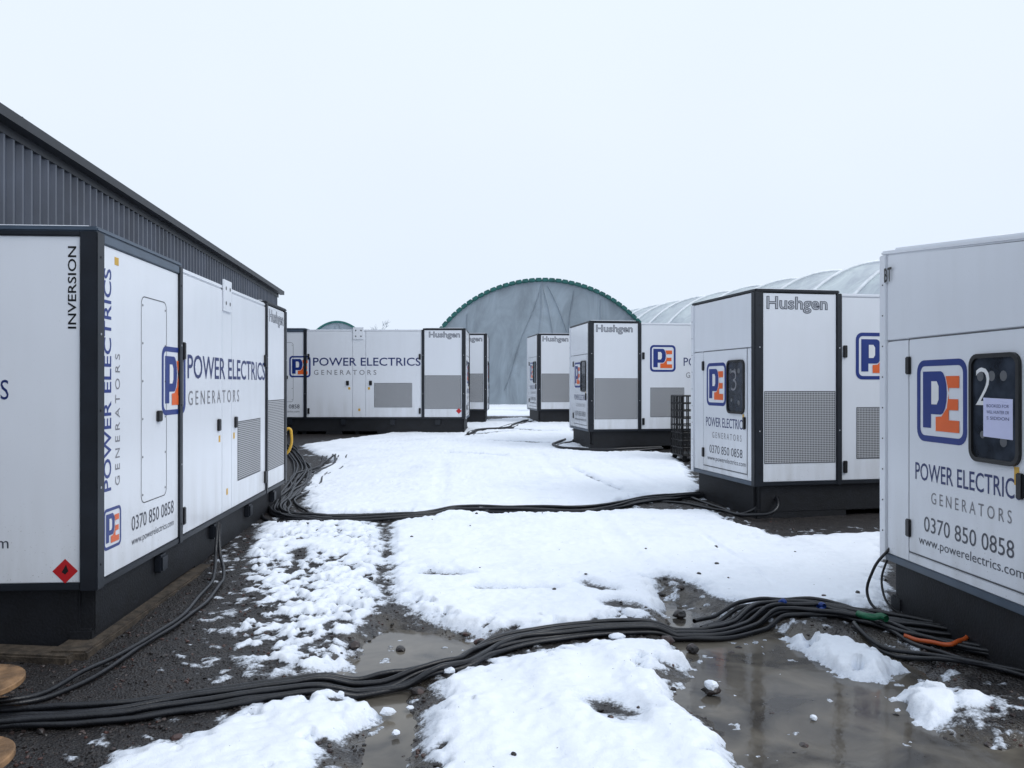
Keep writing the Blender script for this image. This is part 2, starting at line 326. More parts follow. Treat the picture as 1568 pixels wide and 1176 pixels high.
# ------------------------------------------------------------------ generator parts (built once, shared)
def build_body(white_cap=False):
    body=Acc()
    H1,MM=1.0,3.87
    vs,fs=bevbox(.01,LEN-.01,.01,W-.01,ZB,ZT-.03,.01); body.add(vs,fs,'white')
    vs,fs=bevbox(H1+.05,MM-.02,-.012,W+.012,ZT-.035,ZT+.005,.01); body.add(vs,fs,'white')
    for x0,x1 in ((-.02,H1+.03),(MM,LEN+.02)):
        vs,fs=bevbox(x0,x1,-.03,W+.03,ZT+.0,ZT+.035,.012); body.add(vs,fs,('white' if white_cap else 'frame') if x0<1 else 'rail')
        vs,fs=bevbox(x0+.06,x1-.06,.05,W-.05,ZT+.03,ZT+.05,.01); body.add(vs,fs,'white')
    def F(face,x): return x if face=='front' else LEN-x
    def fx_(face,x0,x1,z0,z1,d0,d1,mk,bv=.005):
        a,b_=sorted((F(face,x0),F(face,x1))); fbox(body,face,a,b_,z0,z1,d0,d1,mk,bv)
    for f in ('front','back'):
        fx_(f,-.025,.075,ZB-.02,ZT,.0,.032,'frame'); fx_(f,H1-.01,H1+.055,ZB-.02,ZT,.0,.032,'frame')
        fx_(f,.077,H1-.012,ZB+.03,ZT-.012,.0,.018,'white')
        fx_(f,MM-.01,MM+.06,ZB-.02,ZT,.0,.034,'frame'); fx_(f,LEN-.07,LEN+.03,ZB-.02,ZT,.0,.034,'frame')
        fx_(f,MM+.062,LEN-.072,ZB+.03,ZT-.06,.0,.018,'white'); fx_(f,MM+.062,LEN-.072,ZT-.058,ZT-.001,.0,.03,'rail')
        cuts=[H1+.058,2.42,2.74,MM-.012]
        for a,b_ in zip(cuts[:-1],cuts[1:]): fx_(f,a+.004,b_-.004,ZB+.03,ZT-.04,.0,.014,'white')
        fx_(f,0,LEN,ZB-.015,ZB+.028,.0,.026,'frame')
        fx_(f,.10,H1-.03,.66,1.46,.018,.021,'mesh',0)
        u=sorted((F(f,.10),F(f,H1-.03))); seams(body,f,u[0]-.008,u[1]+.008,.652,1.468,.0205,.008)
        mx0,mx1=(1.26,1.95) if f=='front' else (1.30,2.2)
        fx_(f,mx0,mx1,.70,1.27,.014,.017,'mesh',0)
        u=sorted((F(f,mx0),F(f,mx1))); seams(body,f,u[0]-.012,u[1]+.012,.688,1.282,.0165,.01)
        fx_(f,2.47,2.73,ZT-.24,ZT+.06,.014,.030,'white',.01)
        for xx,zz in ((2.53,2.42),(2.66,2.42),(2.53,2.56),(2.66,2.56)):
            uu=F(f,xx); flat(body,f,[(uu+.02*math.cos(k*.785),zz+.02*math.sin(k*.785)) for k in range(8)],.0312,'seam')
        for xx in (H1+.1,MM-.06):
            for zz in (.60,1.92): handle(body,f,F(f,xx),zz,.14,.05,.014)
        for xx in (2.30,2.86): handle(body,f,F(f,xx),1.28,.11,.07,.014)
        for xx in (2.34,2.82): fx_(f,xx-.025,xx+.025,1.12,1.18,.0142,.0155,'yellow',0)
        fx_(f,2.55,2.60,.60,.66,.0142,.0155,'yellow',0)
        uh=sorted((F(f,LEN-.68),F(f,LEN-1.17)))
        ring(body,f,rrect(uh[0],uh[1],.82,2.27,.06),rrect(uh[0]+.007,uh[1]-.007,.827,2.263,.055),.0195,'seam')
        for k in range(6):
            for s_ in (.03,.46):
                uu=uh[0]+s_; zz=.88+k*.265; flat(body,f,[(uu+.009*math.cos(j*1.05),zz+.009*math.sin(j*1.05)) for j in range(6)],.0197,'black')
        handle(body,f,F(f,LEN-1.0),1.42,.08,.08,.018)
        uy=F(f,LEN-.28); fbox(body,f,uy-.03,uy+.03,2.42,2.47,.0182,.020,'yellow',0)
        for xx in (.03,H1+.022,MM+.025,LEN-.02):
            for k in range(5):
                uu=F(f,xx); zz=.55+k*.47; fbox(body,f,uu-.007,uu+.007,zz-.007,zz+.007,.034,.037,'chrome' if k%2 else 'black',.002)
    fbox(body,'endL',-.03,.07,ZB-.02,ZT,.0,.032,'frame'); fbox(body,'endL',W-.07,W+.03,ZB-.02,ZT,.0,.032,'frame')
    fbox(body,'endL',.072,W-.072,ZB+.03,ZT-.03,.0,.018,'white'); fbox(body,'endL',.07,W-.07,ZT-.028,ZT,.0,.03,'frame'); fbox(body,'endL',.07,W-.07,ZB-.015,ZB+.028,.0,.026,'frame')
    fbox(body,'end0',-.03,.05,ZB-.02,ZT,.0,.03,'white'); fbox(body,'end0',W-.05,W+.03,ZB-.02,ZT,.0,.032,'frame')
    fbox(body,'end0',.052,W-.052,1.965,ZT-.004,.0,.016,'white'); fbox(body,'end0',.052,.33,ZB+.03,1.955,.0,.016,'white')
    fbox(body,'end0',.34,1.48,ZB+.10,1.955,.0,.022,'white',.01); fbox(body,'end0',1.49,W-.052,ZB+.03,1.955,.0,.016,'white')
    fbox(body,'end0',.33,1.49,ZB+.03,ZB+.09,.0,.016,'white'); fbox(body,'end0',0,W,ZB-.02,ZB+.028,.0,.024,'rail')
    seams(body,'end0',.331,1.489,ZB+.092,1.964,.0165,.009)
    for zz in (.68,1.78): handle(body,'end0',.345,zz,.12,.05,.018)
    handle(body,'end0',1.44,1.1,.14,.05,.022)
    fbox(body,'end0',1.38,1.42,1.1,1.2,.0222,.0235,'yellow',0)
    for k in range(9): fbox(body,'end0',.012,.022,.6+k*.22,.61+k*.22,.030,.034,'black',.002)
    return body
let=Acc(); skid=Acc(); win=Acc()
def hush(f,u):
    ko,ki=("Hushgen",.034),("Hushgen",-.006)
    for key in (ko,ki):
        if key not in TC: TC[key]=textdata(*key)
    text(let,f,"Hushgen",u,ZT-.235,.76,.19,.0195,'dgrey',offset=.034)
    text(let,f,"Hushgen",u,ZT-.235,.76,.19,.0205,'lgrey',offset=-.006,ref=ko)
hush('front',.12); hush('back',LEN-.88)
logo(let,'front',1.24,1.60,.54,.0165)
text(let,'front',"POWER ELECTRICS",1.95,1.72,1.85,.17,.016,'navy'); text(let,'front',"G E N E R A T O R S",2.0,1.48,1.2,.11,.016,'grey')
logo(let,'back',LEN-4.28,1.42,.52,.0195)
text(let,'back',"POWER ELECTRICS",LEN-3.70,1.70,2.62,.20,.016,'navy',offset=.008); text(let,'back',"G E N E R A T O R S",LEN-3.68,1.48,1.52,.12,.016,'grey')
text_up(let,'back',"POWER ELECTRICS",.20,.98,1.40,.11,.0195,'blue',.012); text_up(let,'back',"G E N E R A T O R S",.33,1.0,.85,.07,.0195,'grey')
logo(let,'back',.09,.61,.26,.0195)
text(let,'back',"0370 850 0858",.52,.66,.80,.10,.0195,'dgrey',offset=.004); text(let,'back',"www.powerelectrics.com",.52,.55,.80,.065,.0195,'dgrey')
text(let,'endL',"POWER ELECTRICS",.12,1.56,1.04,.12,.0195,'navy'); text(let,'endL',"G E N E R A T O R S",.2,1.38,.9,.08,.0195,'grey')
text(let,'endL',"www.powerelectrics.com",.12,.64,1.04,.09,.0195,'dgrey'); logo(let,'endL',.35,1.8,.5,.0195)
logo(let,'end0',.44,1.28,.53,.0235)
text(let,'end0',"POWER ELECTRICS",.42,1.02,1.02,.115,.0235,'navy',offset=.005); text(let,'end0',"G E N E R A T O R S",.60,.88,.76,.075,.0235,'grey')
text(let,'end0',"0370 850 0858",.52,.69,.86,.10,.0235,'dgrey'); text(let,'end0',"www.powerelectrics.com",.46,.58,1.0,.075,.0235,'dgrey')
o=rrect(1.01,1.44,1.20,1.83,.07); ii=rrect(1.035,1.415,1.225,1.805,.05)
mt=fmat('end0',0,0,0); n=len(o)
vsr=[mt@Vector((x,y,.022)) for x,y in o]+[mt@Vector((x,y,.042)) for x,y in o]+[mt@Vector((x,y,.042)) for x,y in ii]+[mt@Vector((x,y,.024)) for x,y in ii]
fsr=[]
for a_ in range(3):
    for k in range(n): fsr.append((a_*n+k,a_*n+(k+1)%n,(a_+1)*n+(k+1)%n,(a_+1)*n+k))
win.add(vsr,fsr,'black'); flat(win,'end0',ii,.028,'glass')
for (uu,zz,rr) in ((1.10,1.70,.03),(1.20,1.70,.03),(1.30,1.70,.03),(1.12,1.36,.022),(1.30,1.33,.03)):
    flat(win,'end0',[(uu+rr*math.cos(k*.524),zz+rr*math.sin(k*.524)) for k in range(12)],.0285,'seam')
for y0 in (.02,W-.17):
    vs,fs=bevbox(.06,LEN-.06,y0,y0+.15,.10,ZB-.005,.01); skid.add(vs,fs,'skid')
    for xa,xb in ((.02,1.15),(1.75,2.15),(3.0,3.4),(4.1,LEN-.02)):
        vs,fs=bevbox(xa,xb,y0+.005,y0+.145,-.02,.15,.012); skid.add(vs,fs,'skid')
for x0 in (.03,1.0,2.6,3.9,LEN-.13):
    vs,fs=bevbox(x0,x0+.1,.1,W-.1,.02,ZB-.01,.01); skid.add(vs,fs,'skid')
vs,fs=bevbox(.5,LEN-.5,.22,W-.22,.12,ZB-.02,.03); skid.add(vs,fs,'skid')
for xx in (.6,1.7,2.9,4.2):
    vs,fs=bevbox(xx,xx+.13,W-.03,W+.04,.26,.39,.015); skid.add(vs,fs,'frame')
bd=build_body(); body_me=bd.mesh('canopy'); let_me=let.mesh('lettering'); skid_me=skid.mesh('base_skid'); win_me=win.mesh('control_window')
def slope(v):
    x,y,z=v
    if z>2.3: z-= .17*max(0,min(1,(W-y)/W))**1.3*min(1,(z-2.3)/.25)
    return (x,y,z)
body4_me=build_body(True).mesh('canopy',warp=slope)
def child(par,name,me):
    o=bpy.data.objects.new(name,me); o.parent=par; col.objects.link(o); return o
def generator(x,y,z,rot,tilt=0,bm_=None):
    e=bpy.data.objects.new('site_generator',None); e.empty_display_size=.5; col.objects.link(e)
    e.location=(x,y,z); e.rotation_euler=(tilt,0,math.radians(rot))
    child(e,'canopy',bm_ or body_me); child(e,'lettering',let_me); child(e,'base_skid',skid_me); child(e,'control_window',win_me)
    return e
g1=generator(-4.55,10.13,.0,-86.2)
g4=generator(2.80,4.15,.0,3.7,bm_=body4_me)
g3=generator(2.73,9.0,.11,11.5)
g5=generator(1.55,16.0,.31,9)
g6=generator(.75,23,.50,9)
g2=generator(-1.146,19.6+W,.41,180)
g7=generator(-.73,23+W,.50,180)
a=Acc(); text_up(a,'endL',"INVERSION",1.555,1.99,.50,.05,.0196,'black',.012)
c0=(1.49,.52); flat(a,'endL',[(c0[0]-.075,c0[1]),(c0[0],c0[1]-.075),(c0[0]+.075,c0[1]),(c0[0],c0[1]+.075)],.0196,'red')
flat(a,'endL',[(c0[0]-.02,c0[1]-.005),(c0[0],c0[1]-.02),(c0[0]+.02,c0[1]),(c0[0]+.005,c0[1]+.04),(c0[0]-.008,c0[1]+.015)],.0202,'black')
child(g1,'hazard_label',a.mesh('hazard_label'))
a=Acc(); text(a,'end0',"BT",.04,2.38,.10,.10,.0325,'black',offset=.02)
text(a,'end0',"2",1.06,1.53,.14,.22,.030,'vwhite',offset=-.012)
flat(a,'end0',[(1.13,1.35),(1.38,1.345),(1.38,1.57),(1.13,1.575)],.0305,'paper')
for k,tx in enumerate(("BOOKED FOR","WILL HUNTER OR","S SIDDON")): text(a,'end0',tx,1.16,1.52-k*.035,.19,.018,.0312,'navy')
fbox(a,'end0',1.30,1.32,ZT-.14,ZT+.04,-.2,-.18,'black',.003)
child(g4,'fleet_markings',a.mesh('fleet_markings'))
a=Acc(); text(a,'end0',"3",1.12,1.47,.13,.24,.030,'grey',offset=-.012); child(g3,'fleet_number',a.mesh('fleet_number'))
a=Acc(); flat(a,'back',[(LEN-.22,.60),(LEN-.15,.53),(LEN-.08,.60),(LEN-.15,.67)],.0215,'red'); child(g2,'hazard_label',a.mesh('hazard_label'))

# ------------------------------------------------------------------ shed
def shed():
    root=bpy.data.objects.new('corrugated_shed',None); col.objects.link(root)
    far=Vector((-7.12,24.3,0)); d=Vector((-.109,1,0)).normalized(); nrm=Vector((d.y,-d.x,0))
    Lw=34; H=4.35
    clad=simple('corrugated_cladding',(.055,.065,.09),.38,.25,1.5,.15,30); dark=simple('shed_trim',(.009,.011,.016),.5,.3)
    prof=[(0,0),(.10,0),(.125,.05),(.165,.05),(.19,0)]; pitch=.2
    pts=[]; s=0
    while s<Lw:
        for a,h in prof[:4]: pts.append((s+a,h))
        s+=pitch
    V=[];Fc=[]
    for a,h in pts:
        pnt=far-d*a+nrm*h
        V.append((pnt.x,pnt.y,-.1)); V.append((pnt.x,pnt.y,H))
    for k in range(len(pts)-1): Fc.append((2*k,2*k+2,2*k+3,2*k+1))
    me=bpy.data.meshes.new('wall_cladding'); me.from_pydata(V,[],Fc); me.materials.append(clad); child(root,'wall_cladding',me)
    me=bpy.data.meshes.new('end_wall'); back=far-nrm*12
    V=[(far.x,far.y,-.1),(back.x,back.y,-.1),(back.x,back.y,H),((far.x+back.x)/2,(far.y+back.y)/2,H+1.3),(far.x,far.y,H)]
    me.from_pydata(V,[],[(0,1,2,3,4)]); me.materials.append(clad); child(root,'end_wall',me)
    def beam(name,o0,o1,z0,z1,mt,ext=.25):
        p=[]
        for s_ in (-ext,Lw):
            for oo,z in ((o0,z0),(o1,z0),(o1,z1),(o0,z1)):
                q_=far-d*s_+nrm*oo; p.append((q_.x,q_.y,z))
        me=bpy.data.meshes.new(name); me.from_pydata(p,[],[(0,1,2,3),(7,6,5,4),(0,4,5,1),(1,5,6,2),(2,6,7,3),(3,7,4,0)]); me.materials.append(mt); child(root,name,me)
    beam('gutter',.06,.19,H+.04,H+.15,dark); beam('eave_flashing',-.02,.056,H-.06,H+.10,dark,.05)
    V=[];Fc=[];k=0;s=-.2
    while s<Lw:
        q0=far-d*s+nrm*.12; q1=far-d*s+nrm*-6.0; zz=.022*(k%2)+.014*math.sin(s*1.7)+.012*math.sin(s*4.1)
        V.append((q0.x,q0.y,H+.155+zz)); V.append((q1.x,q1.y,H+1.35+zz)); s+=.1; k+=1
    for j in range(k-1): Fc.append((2*j,2*j+1,2*j+3,2*j+2))
    me=bpy.data.meshes.new('roof_sheet'); me.from_pydata(V,[],Fc); me.materials.append(dark); child(root,'roof_sheet',me)
shed()

# ------------------------------------------------------------------ polytunnels
def sheet_mat(name,c,tr,lo=.78,hi=1.25,scl=(1.0,1,.22),wr=1.0,rough=.35):
    m,nt,b=mat_new(name); L=nt.links.new
    tc=N(nt,'ShaderNodeTexCoord'); mp=N(nt,'ShaderNodeMapping'); mp.inputs['Scale'].default_value=scl; mp.inputs['Rotation'].default_value=(0,.25,0); L(tc.outputs['Object'],mp.inputs[0])
    n=N(nt,'ShaderNodeTexNoise'); n.inputs['Scale'].default_value=.9; n.inputs['Detail'].default_value=8; n.inputs['Roughness'].default_value=.62; n.inputs['Distortion'].default_value=1.2; L(mp.outputs[0],n.inputs['Vector'])
    r=N(nt,'ShaderNodeValToRGB'); r.color_ramp.elements[0].position=.33; r.color_ramp.elements[1].position=.68
    r.color_ramp.elements[0].color=(*[x*lo for x in c],1); r.color_ramp.elements[1].color=(*[min(.9,x*hi) for x in c],1)
    L(n.outputs['Fac'],r.inputs[0]); L(r.outputs[0],b.inputs['Base Color']); b.inputs['Roughness'].default_value=rough
    bp=N(nt,'ShaderNodeBump'); bp.inputs['Strength'].default_value=.5*wr; bp.inputs['Distance'].default_value=.12; L(n.outputs['Fac'],bp.inputs['Height']); L(bp.outputs[0],b.inputs['Normal'])
    t=N(nt,'ShaderNodeBsdfTranslucent'); L(r.outputs[0],t.inputs[0]); mx=N(nt,'ShaderNodeMixShader'); mx.inputs[0].default_value=tr
    L(b.outputs[0],mx.inputs[1]); L(t.outputs[0],mx.inputs[2]); L(mx.outputs[0],nt.nodes['Material Output'].inputs['Surface'])
    return m
endm=sheet_mat('polythene_end_sheet',(.31,.36,.405),.22,.74,1.28,(.8,1,.35),.8)
coverm=sheet_mat('polythene_cover',(.66,.72,.79),.25,wr=.5)
hoopm=simple('hoop_tube',(.80,.83,.86),.4,.1)
teal=simple('green_edge_rope',(.012,.11,.10),.5,.3)
def arch(hw,H,n=40,e=2.0):
    pts=[]
    for k in range(n+1):
        a=math.pi*k/n; c,s=math.cos(a),math.sin(a)
        pts.append((-hw*math.copysign(abs(c)**(2/e),c),H*abs(s)**(2/e)))
    return pts
def tunnel(p0,p1,hw,H,step,e=2.2,end=True,clips=True,hoopmat=hoopm,hr=.04):
    root=bpy.data.objects.new('polytunnel',None); col.objects.link(root)
    p0,p1=Vector(p0),Vector(p1); d=(p1-p0); L_=d.length; d.normalize(); s=Vector((d.y,-d.x,0)).normalized()
    if s.x<0: s=-s
    A=arch(hw,H,40,e); n=len(A); ns=max(2,int(L_/step))
    V=[];Fc=[]
    for j in range(ns*4+1):
        c=p0+d*(L_*j/(ns*4)); sag=(1.0,.972,.958,.972)[j%4]
        for x,z in A: q_=c+s*x*sag; V.append((q_.x,q_.y,q_.z+z*sag))
    for j in range(ns*4):
        for k in range(n-1): Fc.append((j*n+k,j*n+k+1,(j+1)*n+k+1,(j+1)*n+k))
    me=bpy.data.meshes.new('cover'); me.from_pydata(V,[],Fc); me.materials.append(coverm); me.polygons.foreach_set('use_smooth',[True]*len(Fc)); child(root,'cover',me)
    cu=bpy.data.curves.new('hoops','CURVE'); cu.dimensions='3D'; cu.bevel_depth=hr; cu.bevel_resolution=1; cu.materials.append(hoopmat)
    for j in range(1 if clips else 0,ns+1):
        c=p0+d*(L_*j/ns); sp=cu.splines.new('POLY'); sp.points.add(n-1)
        for k,(x,z) in enumerate(A): q_=c+s*x*1.005; sp.points[k].co=(q_.x,q_.y,q_.z+z*1.005,1)
    child(root,'hoops',cu)
    if end:
        me=bpy.data.meshes.new('end_wall')
        V=[(( p0+s*x*.998).x,(p0+s*x*.998).y,p0.z+z*.998-(.4 if k in (0,n-1) else 0)) for k,(x,z) in enumerate(A)]
        me.from_pydata(V,[],[tuple(range(n))]); me.materials.append(endm); child(root,'end_wall',me)
        V=[];Fc=[]
        for (xt,zt,xb,zb,wd) in ((-.15,.97,-.35,0,.07),(-.15,.97,-1.9,.1,.035),(-.15,.97,1.15,.0,.05),(.1,.96,2.3,.1,.03),(2.6,.85,2.9,0,.04),(-3.6,.72,-3.3,0,.03),(1.3,.92,1.0,.3,.03)):
            o_=len(V); K=10
            for k in range(K+1):
                t=k/K; x=xt+(xb-xt)*t+.05*math.sin(t*9+xt); z=(zt+(zb-zt)*t)*H
                for dx,dy in ((-wd,-.01),(0,-.05),(wd,-.01)):
                    q_=p0+s*(x+dx); V.append((q_.x,q_.y+dy-.004,p0.z+z))
            for k in range(K):
                for c_ in range(2): b0=o_+k*3+c_; Fc.append((b0,b0+1,b0+4,b0+3))
        me=bpy.data.meshes.new('end_sheet_folds'); me.from_pydata(V,[],Fc); me.materials.append(endm); child(root,'end_sheet_folds',me)
    if clips:
        cu=bpy.data.curves.new('edge_rope','CURVE'); cu.dimensions='3D'; cu.bevel_depth=.05; cu.bevel_resolution=1; cu.materials.append(teal)
        sp=cu.splines.new('POLY'); sp.points.add(n-1)
        for k,(x,z) in enumerate(A): q_=p0+s*x; sp.points[k].co=(q_.x,q_.y-.04,q_.z+z,1)
        child(root,'edge_rope',cu)
        V=[];Fc=[]
        for k in range(0,61):
            a=math.pi*k/60; c_,s_=math.cos(a),math.sin(a)
            x=-hw*1.004*math.copysign(abs(c_)**(2/e),c_); z=H*1.004*abs(s_)**(2/e); q_=p0+s*x
            vs,fs=bevbox(-.14,.14,-.09,.09,-.09,.09,.03); o_=len(V)
            ang=math.atan2(H*c_,hw*s_); rot=Matrix.Rotation(-ang,4,'Y')
            V+=[tuple(Vector((q_.x,q_.y-.05,q_.z+z))+rot@v) for v in vs]; Fc+=[tuple(i+o_ for i in ff) for ff in fs]
        me=bpy.data.meshes.new('edge_clips'); me.from_pydata(V,[],Fc); me.materials.append(teal); child(root,'edge_clips',me)
    return root
tunnel((1.53,37,.85),(-2.8,70,1.1),5.9,5.6,2.2,2.0)
tunnel((6.5,49,1.0),(14.6,10,.15),4.3,4.95,2.4,2.0,end=False,clips=False,hr=.05)
tunnel((-15.2,70,1.1),(-18,100,1.1),3.6,6.0,3,2.0)

# ------------------------------------------------------------------ distant trees
def trees():
    V=[];Fc=[]
    def br(p,d,l,r,dep):
        q_=p+d*l; u=d.orthogonal().normalized(); w=d.cross(u); o_=len(V)
        for pt,rr in ((p,r),(q_,r*.65)):
            for k in range(3): a=k*2.094; V.append(tuple(pt+u*math.cos(a)*rr+w*math.sin(a)*rr))
        for k in range(3): Fc.append((o_+k,o_+(k+1)%3,o_+3+(k+1)%3,o_+3+k))
        if dep==0: return
        for _ in range(3 if dep>1 else 5):
            nd=(d+Vector((random.gauss(0,.5),random.gauss(0,.5),random.gauss(.05,.3)))).normalized()
            br(q_-d*l*random.random()*.3,nd,l*random.uniform(.60,.80),max(r*.6,.035),dep-1)
    for (x,y,h) in ((-55,170,17),(-50,165,15.5),(-43,170,15.5),(-27,160,15),(-25,160,16.3),(-22.5,165,16.8),(-20,168,16),(-17.5,160,15),(-14.5,165,15.5),(-30,170,15)):
        br(Vector((x,y,1)),Vector((0,0,1)),h*.28,.3,5)
    me=bpy.data.meshes.new('distant_trees'); me.from_pydata(V,[],Fc); me.materials.append(simple('hazed_bare_twigs',(.27,.30,.33),.9))  # pale blue-grey twig colour has the distance haze painted in
    col.objects.link(bpy.data.objects.new('distant_trees',me))
trees()

# ------------------------------------------------------------------ cables
cabm=simple('cable_rubber',(.008,.009,.012),.36,.4,12,.2,80)
def smooth_path(P,n=14):
    out=[]
    for i in range(len(P)-1):
        p0=P[max(i-1,0)];p1=P[i];p2=P[i+1];p3=P[min(i+2,len(P)-1)]
        for k in range(n):
            t=k/n; out.append(tuple(.5*((2*p1[c])+(-p0[c]+p2[c])*t+(2*p0[c]-5*p1[c]+4*p2[c]-p3[c])*t*t+(-p0[c]+3*p1[c]-3*p2[c]+p3[c])*t**3) for c in range(2)))
    out.append(P[-1]); return np.array(out)
def bundle(name,P,n,r,spread,mat=None,seed=0,lift=None,wander=2.6):
    pts=smooth_path(P); t=np.gradient(pts,axis=0); t/=np.linalg.norm(t,axis=1)[:,None]+1e-9; nn=np.stack([-t[:,1],t[:,0]],1)
    cu=bpy.data.curves.new(name,'CURVE'); cu.dimensions='3D'; cu.bevel_depth=r; cu.bevel_resolution=3; cu.materials.append(mat or cabm)
    s=np.linspace(0,len(P),len(pts))
    for j in range(n):
        off=((j-(n-1)/2)*spread)+ (vn(s,s*0+j*3.1,.8,seed+j)-.5)*spread*wander+(vn(s,s*0+j*5.1,2.3,seed+j+9)-.5)*spread*.7
        q_=pts+nn*off[:,None]
        mm,pp=fields(q_[:,0],q_[:,1]); 
        base=heights(q_[:,0],q_[:,1],np.full(len(q_),-1.0),pp)
        ker=np.ones(5)/5; z=np.convolve(np.pad(base,2,'edge'),ker,'valid')
        z=np.maximum(z,-.02)+r*.9+(r*1.5 if j%3==1 else 0)+ (vn(s,s*0,1.5,seed+j+50))*.02
        if lift is not None: z=z+np.interp(np.linspace(0,1,len(z)),*lift)
        sp=cu.splines.new('POLY'); sp.points.add(len(q_)-1)
        for k in range(len(q_)): sp.points[k].co=(q_[k,0],q_[k,1],z[k],1)
        sp.use_smooth=True
    o=bpy.data.objects.new(name,cu); col.objects.link(o); return o
PA=[(-3.3,3.65),(-2.60,3.78),(-2.02,3.90),(-1.60,4.06),(-1.14,4.24),(-.66,4.42),(-.32,4.62),(-.10,4.90),(.28,5.12),(.93,5.27),(1.37,5.32),(1.81,5.62),(2.17,5.62),(2.48,5.42),(2.81,5.2),(3.3,5.1),(4.0,5.1)]
bundle('power_cable_bundle',PA,10,.0155,.021,seed=1,wander=3.4)
PB=[(-5.0,17.5),(-4.5,16.2),(-3.95,14.8),(-3.34,12.9),(-2.94,10.6),(-2.74,9.5),(-2.3,8.98),(-1.62,8.98),(-1.06,9.16),(-.65,9.5),(.12,9.5),(.89,9.5),(1.62,10.1),(2.25,10.4),(2.9,10.5)]
bundle('power_cable_bundle',PB,7,.017,.036,seed=11,wander=4)
bundle('power_cable_bundle',[(-3.3,14.9),(-3.05,13.5),(-3.12,12.3),(-2.9,11.0),(-2.82,10),(-2.55,9.1),(-2.0,8.85)],7,.016,.06,seed=15,wander=4)
bundle('power_cable_bundle',[(1.3,5.42),(1.75,5.72),(2.1,5.75),(2.35,5.5),(2.5,5.1),(2.75,4.8),(3.2,4.5)],5,.015,.03,seed=21,wander=3.5)
bundle('power_cable_bundle',[(2.2,5.65),(2.6,5.25),(2.9,5.3),(3.2,5.6)],4,.015,.05,seed=24)
bundle('power_cable_bundle',[(2.3,5.3),(2.5,4.75),(2.9,4.3),(3.3,4.1)],3,.014,.07,seed=27)
bundle('power_cable',[(-3.3,3.85),(-2.6,3.98),(-2.32,4.35),(-2.26,5.1),(-2.28,5.9),(-2.36,6.5),(-2.5,6.9)],2,.014,.03,seed=31,lift=([0,.8,.93,1],[0,0,.1,.35]))
bundle('power_cable_bundle',[(-1.0,19.0),(-.9,20.3),(-.2,21.0),(.1,22.3),(.5,23.6)],4,.025,.07,seed=41)
bundle('power_cable_bundle',[(3.0,16.1),(2.0,15.6),(1.2,15.9),(.9,16.6),(1.2,17.6)],3,.025,.06,seed=45)
orange=simple('orange_cable_sleeve',(.45,.08,.015),.4,.2); green=simple('green_connector',(.008,.11,.05),.4,.2); bluem=simple('blue_connector',(.012,.045,.22),.4,.2)
bundle('orange_cable',[(2.46,5.05),(2.6,4.85),(2.8,4.9),(2.95,5.1),(3.05,5.25)],1,.013,.03,orange,51,lift=([0,.5,1],[.02,.05,.35]))
bundle('blue_hose',[(2.85,4.3),(2.95,4.5),(3.1,4.7),(3.4,4.7)],1,.022,.03,simple('navy_hose',(.008,.02,.09),.5),55,lift=([0,1],[.02,.2]))
bundle('hose_connector',[(2.29,5.34),(2.37,5.28),(2.43,5.23)],1,.022,.03,green,52,lift=([0,1],[.05,.05]))
bundle('cable_connector',[(1.9,5.70),(1.93,5.695)],3,.018,.03,bluem,53,lift=([0,1],[.012,.012]))
bundle('cable_connector',[(2.13,5.58),(2.16,5.57)],3,.018,.03,bluem,54,lift=([0,1],[.012,.012]))
def free_cable(name,pts,r,mat=cabm):
    cu=bpy.data.curves.new(name,'CURVE'); cu.dimensions='3D'; cu.bevel_depth=r; cu.bevel_resolution=3; cu.materials.append(mat)
    sp=cu.splines.new('BEZIER'); sp.bezier_points.add(len(pts)-1)
    for k,p_ in enumerate(pts):
        b_=sp.bezier_points[k]; b_.co=p_; b_.handle_left_type=b_.handle_right_type='AUTO'
    cu.resolution_u=10; col.objects.link(bpy.data.objects.new(name,cu))
free_cable('earth_cable',[(2.70,5.72,.50),(2.58,5.74,.33),(2.54,5.72,.12),(2.62,5.60,.05),(2.85,5.5,.06)],.010)
free_cable('earth_cable',[(2.72,5.78,.46),(2.66,5.78,.2),(2.70,5.65,.06),(3.0,5.5,.05)],.008)
free_cable('yellow_hose',[(-2.96,10.42,1.02),(-2.89,10.42,1.08),(-2.86,10.42,1.0),(-2.89,10.42,.80),(-2.97,10.42,.72)],.018,M['yellow'])
free_cable('power_cable',[(3.0,9.2,.45),(2.9,8.9,.25),(2.7,8.95,.2),(2.5,9.7,.17),(2.3,10.3,.2)],.018)
free_cable('power_cable',[(2.95,9.3,.42),(2.7,9.1,.22),(2.45,9.5,.17),(2.1,10.0,.18),(1.8,10.15,.18)],.015)

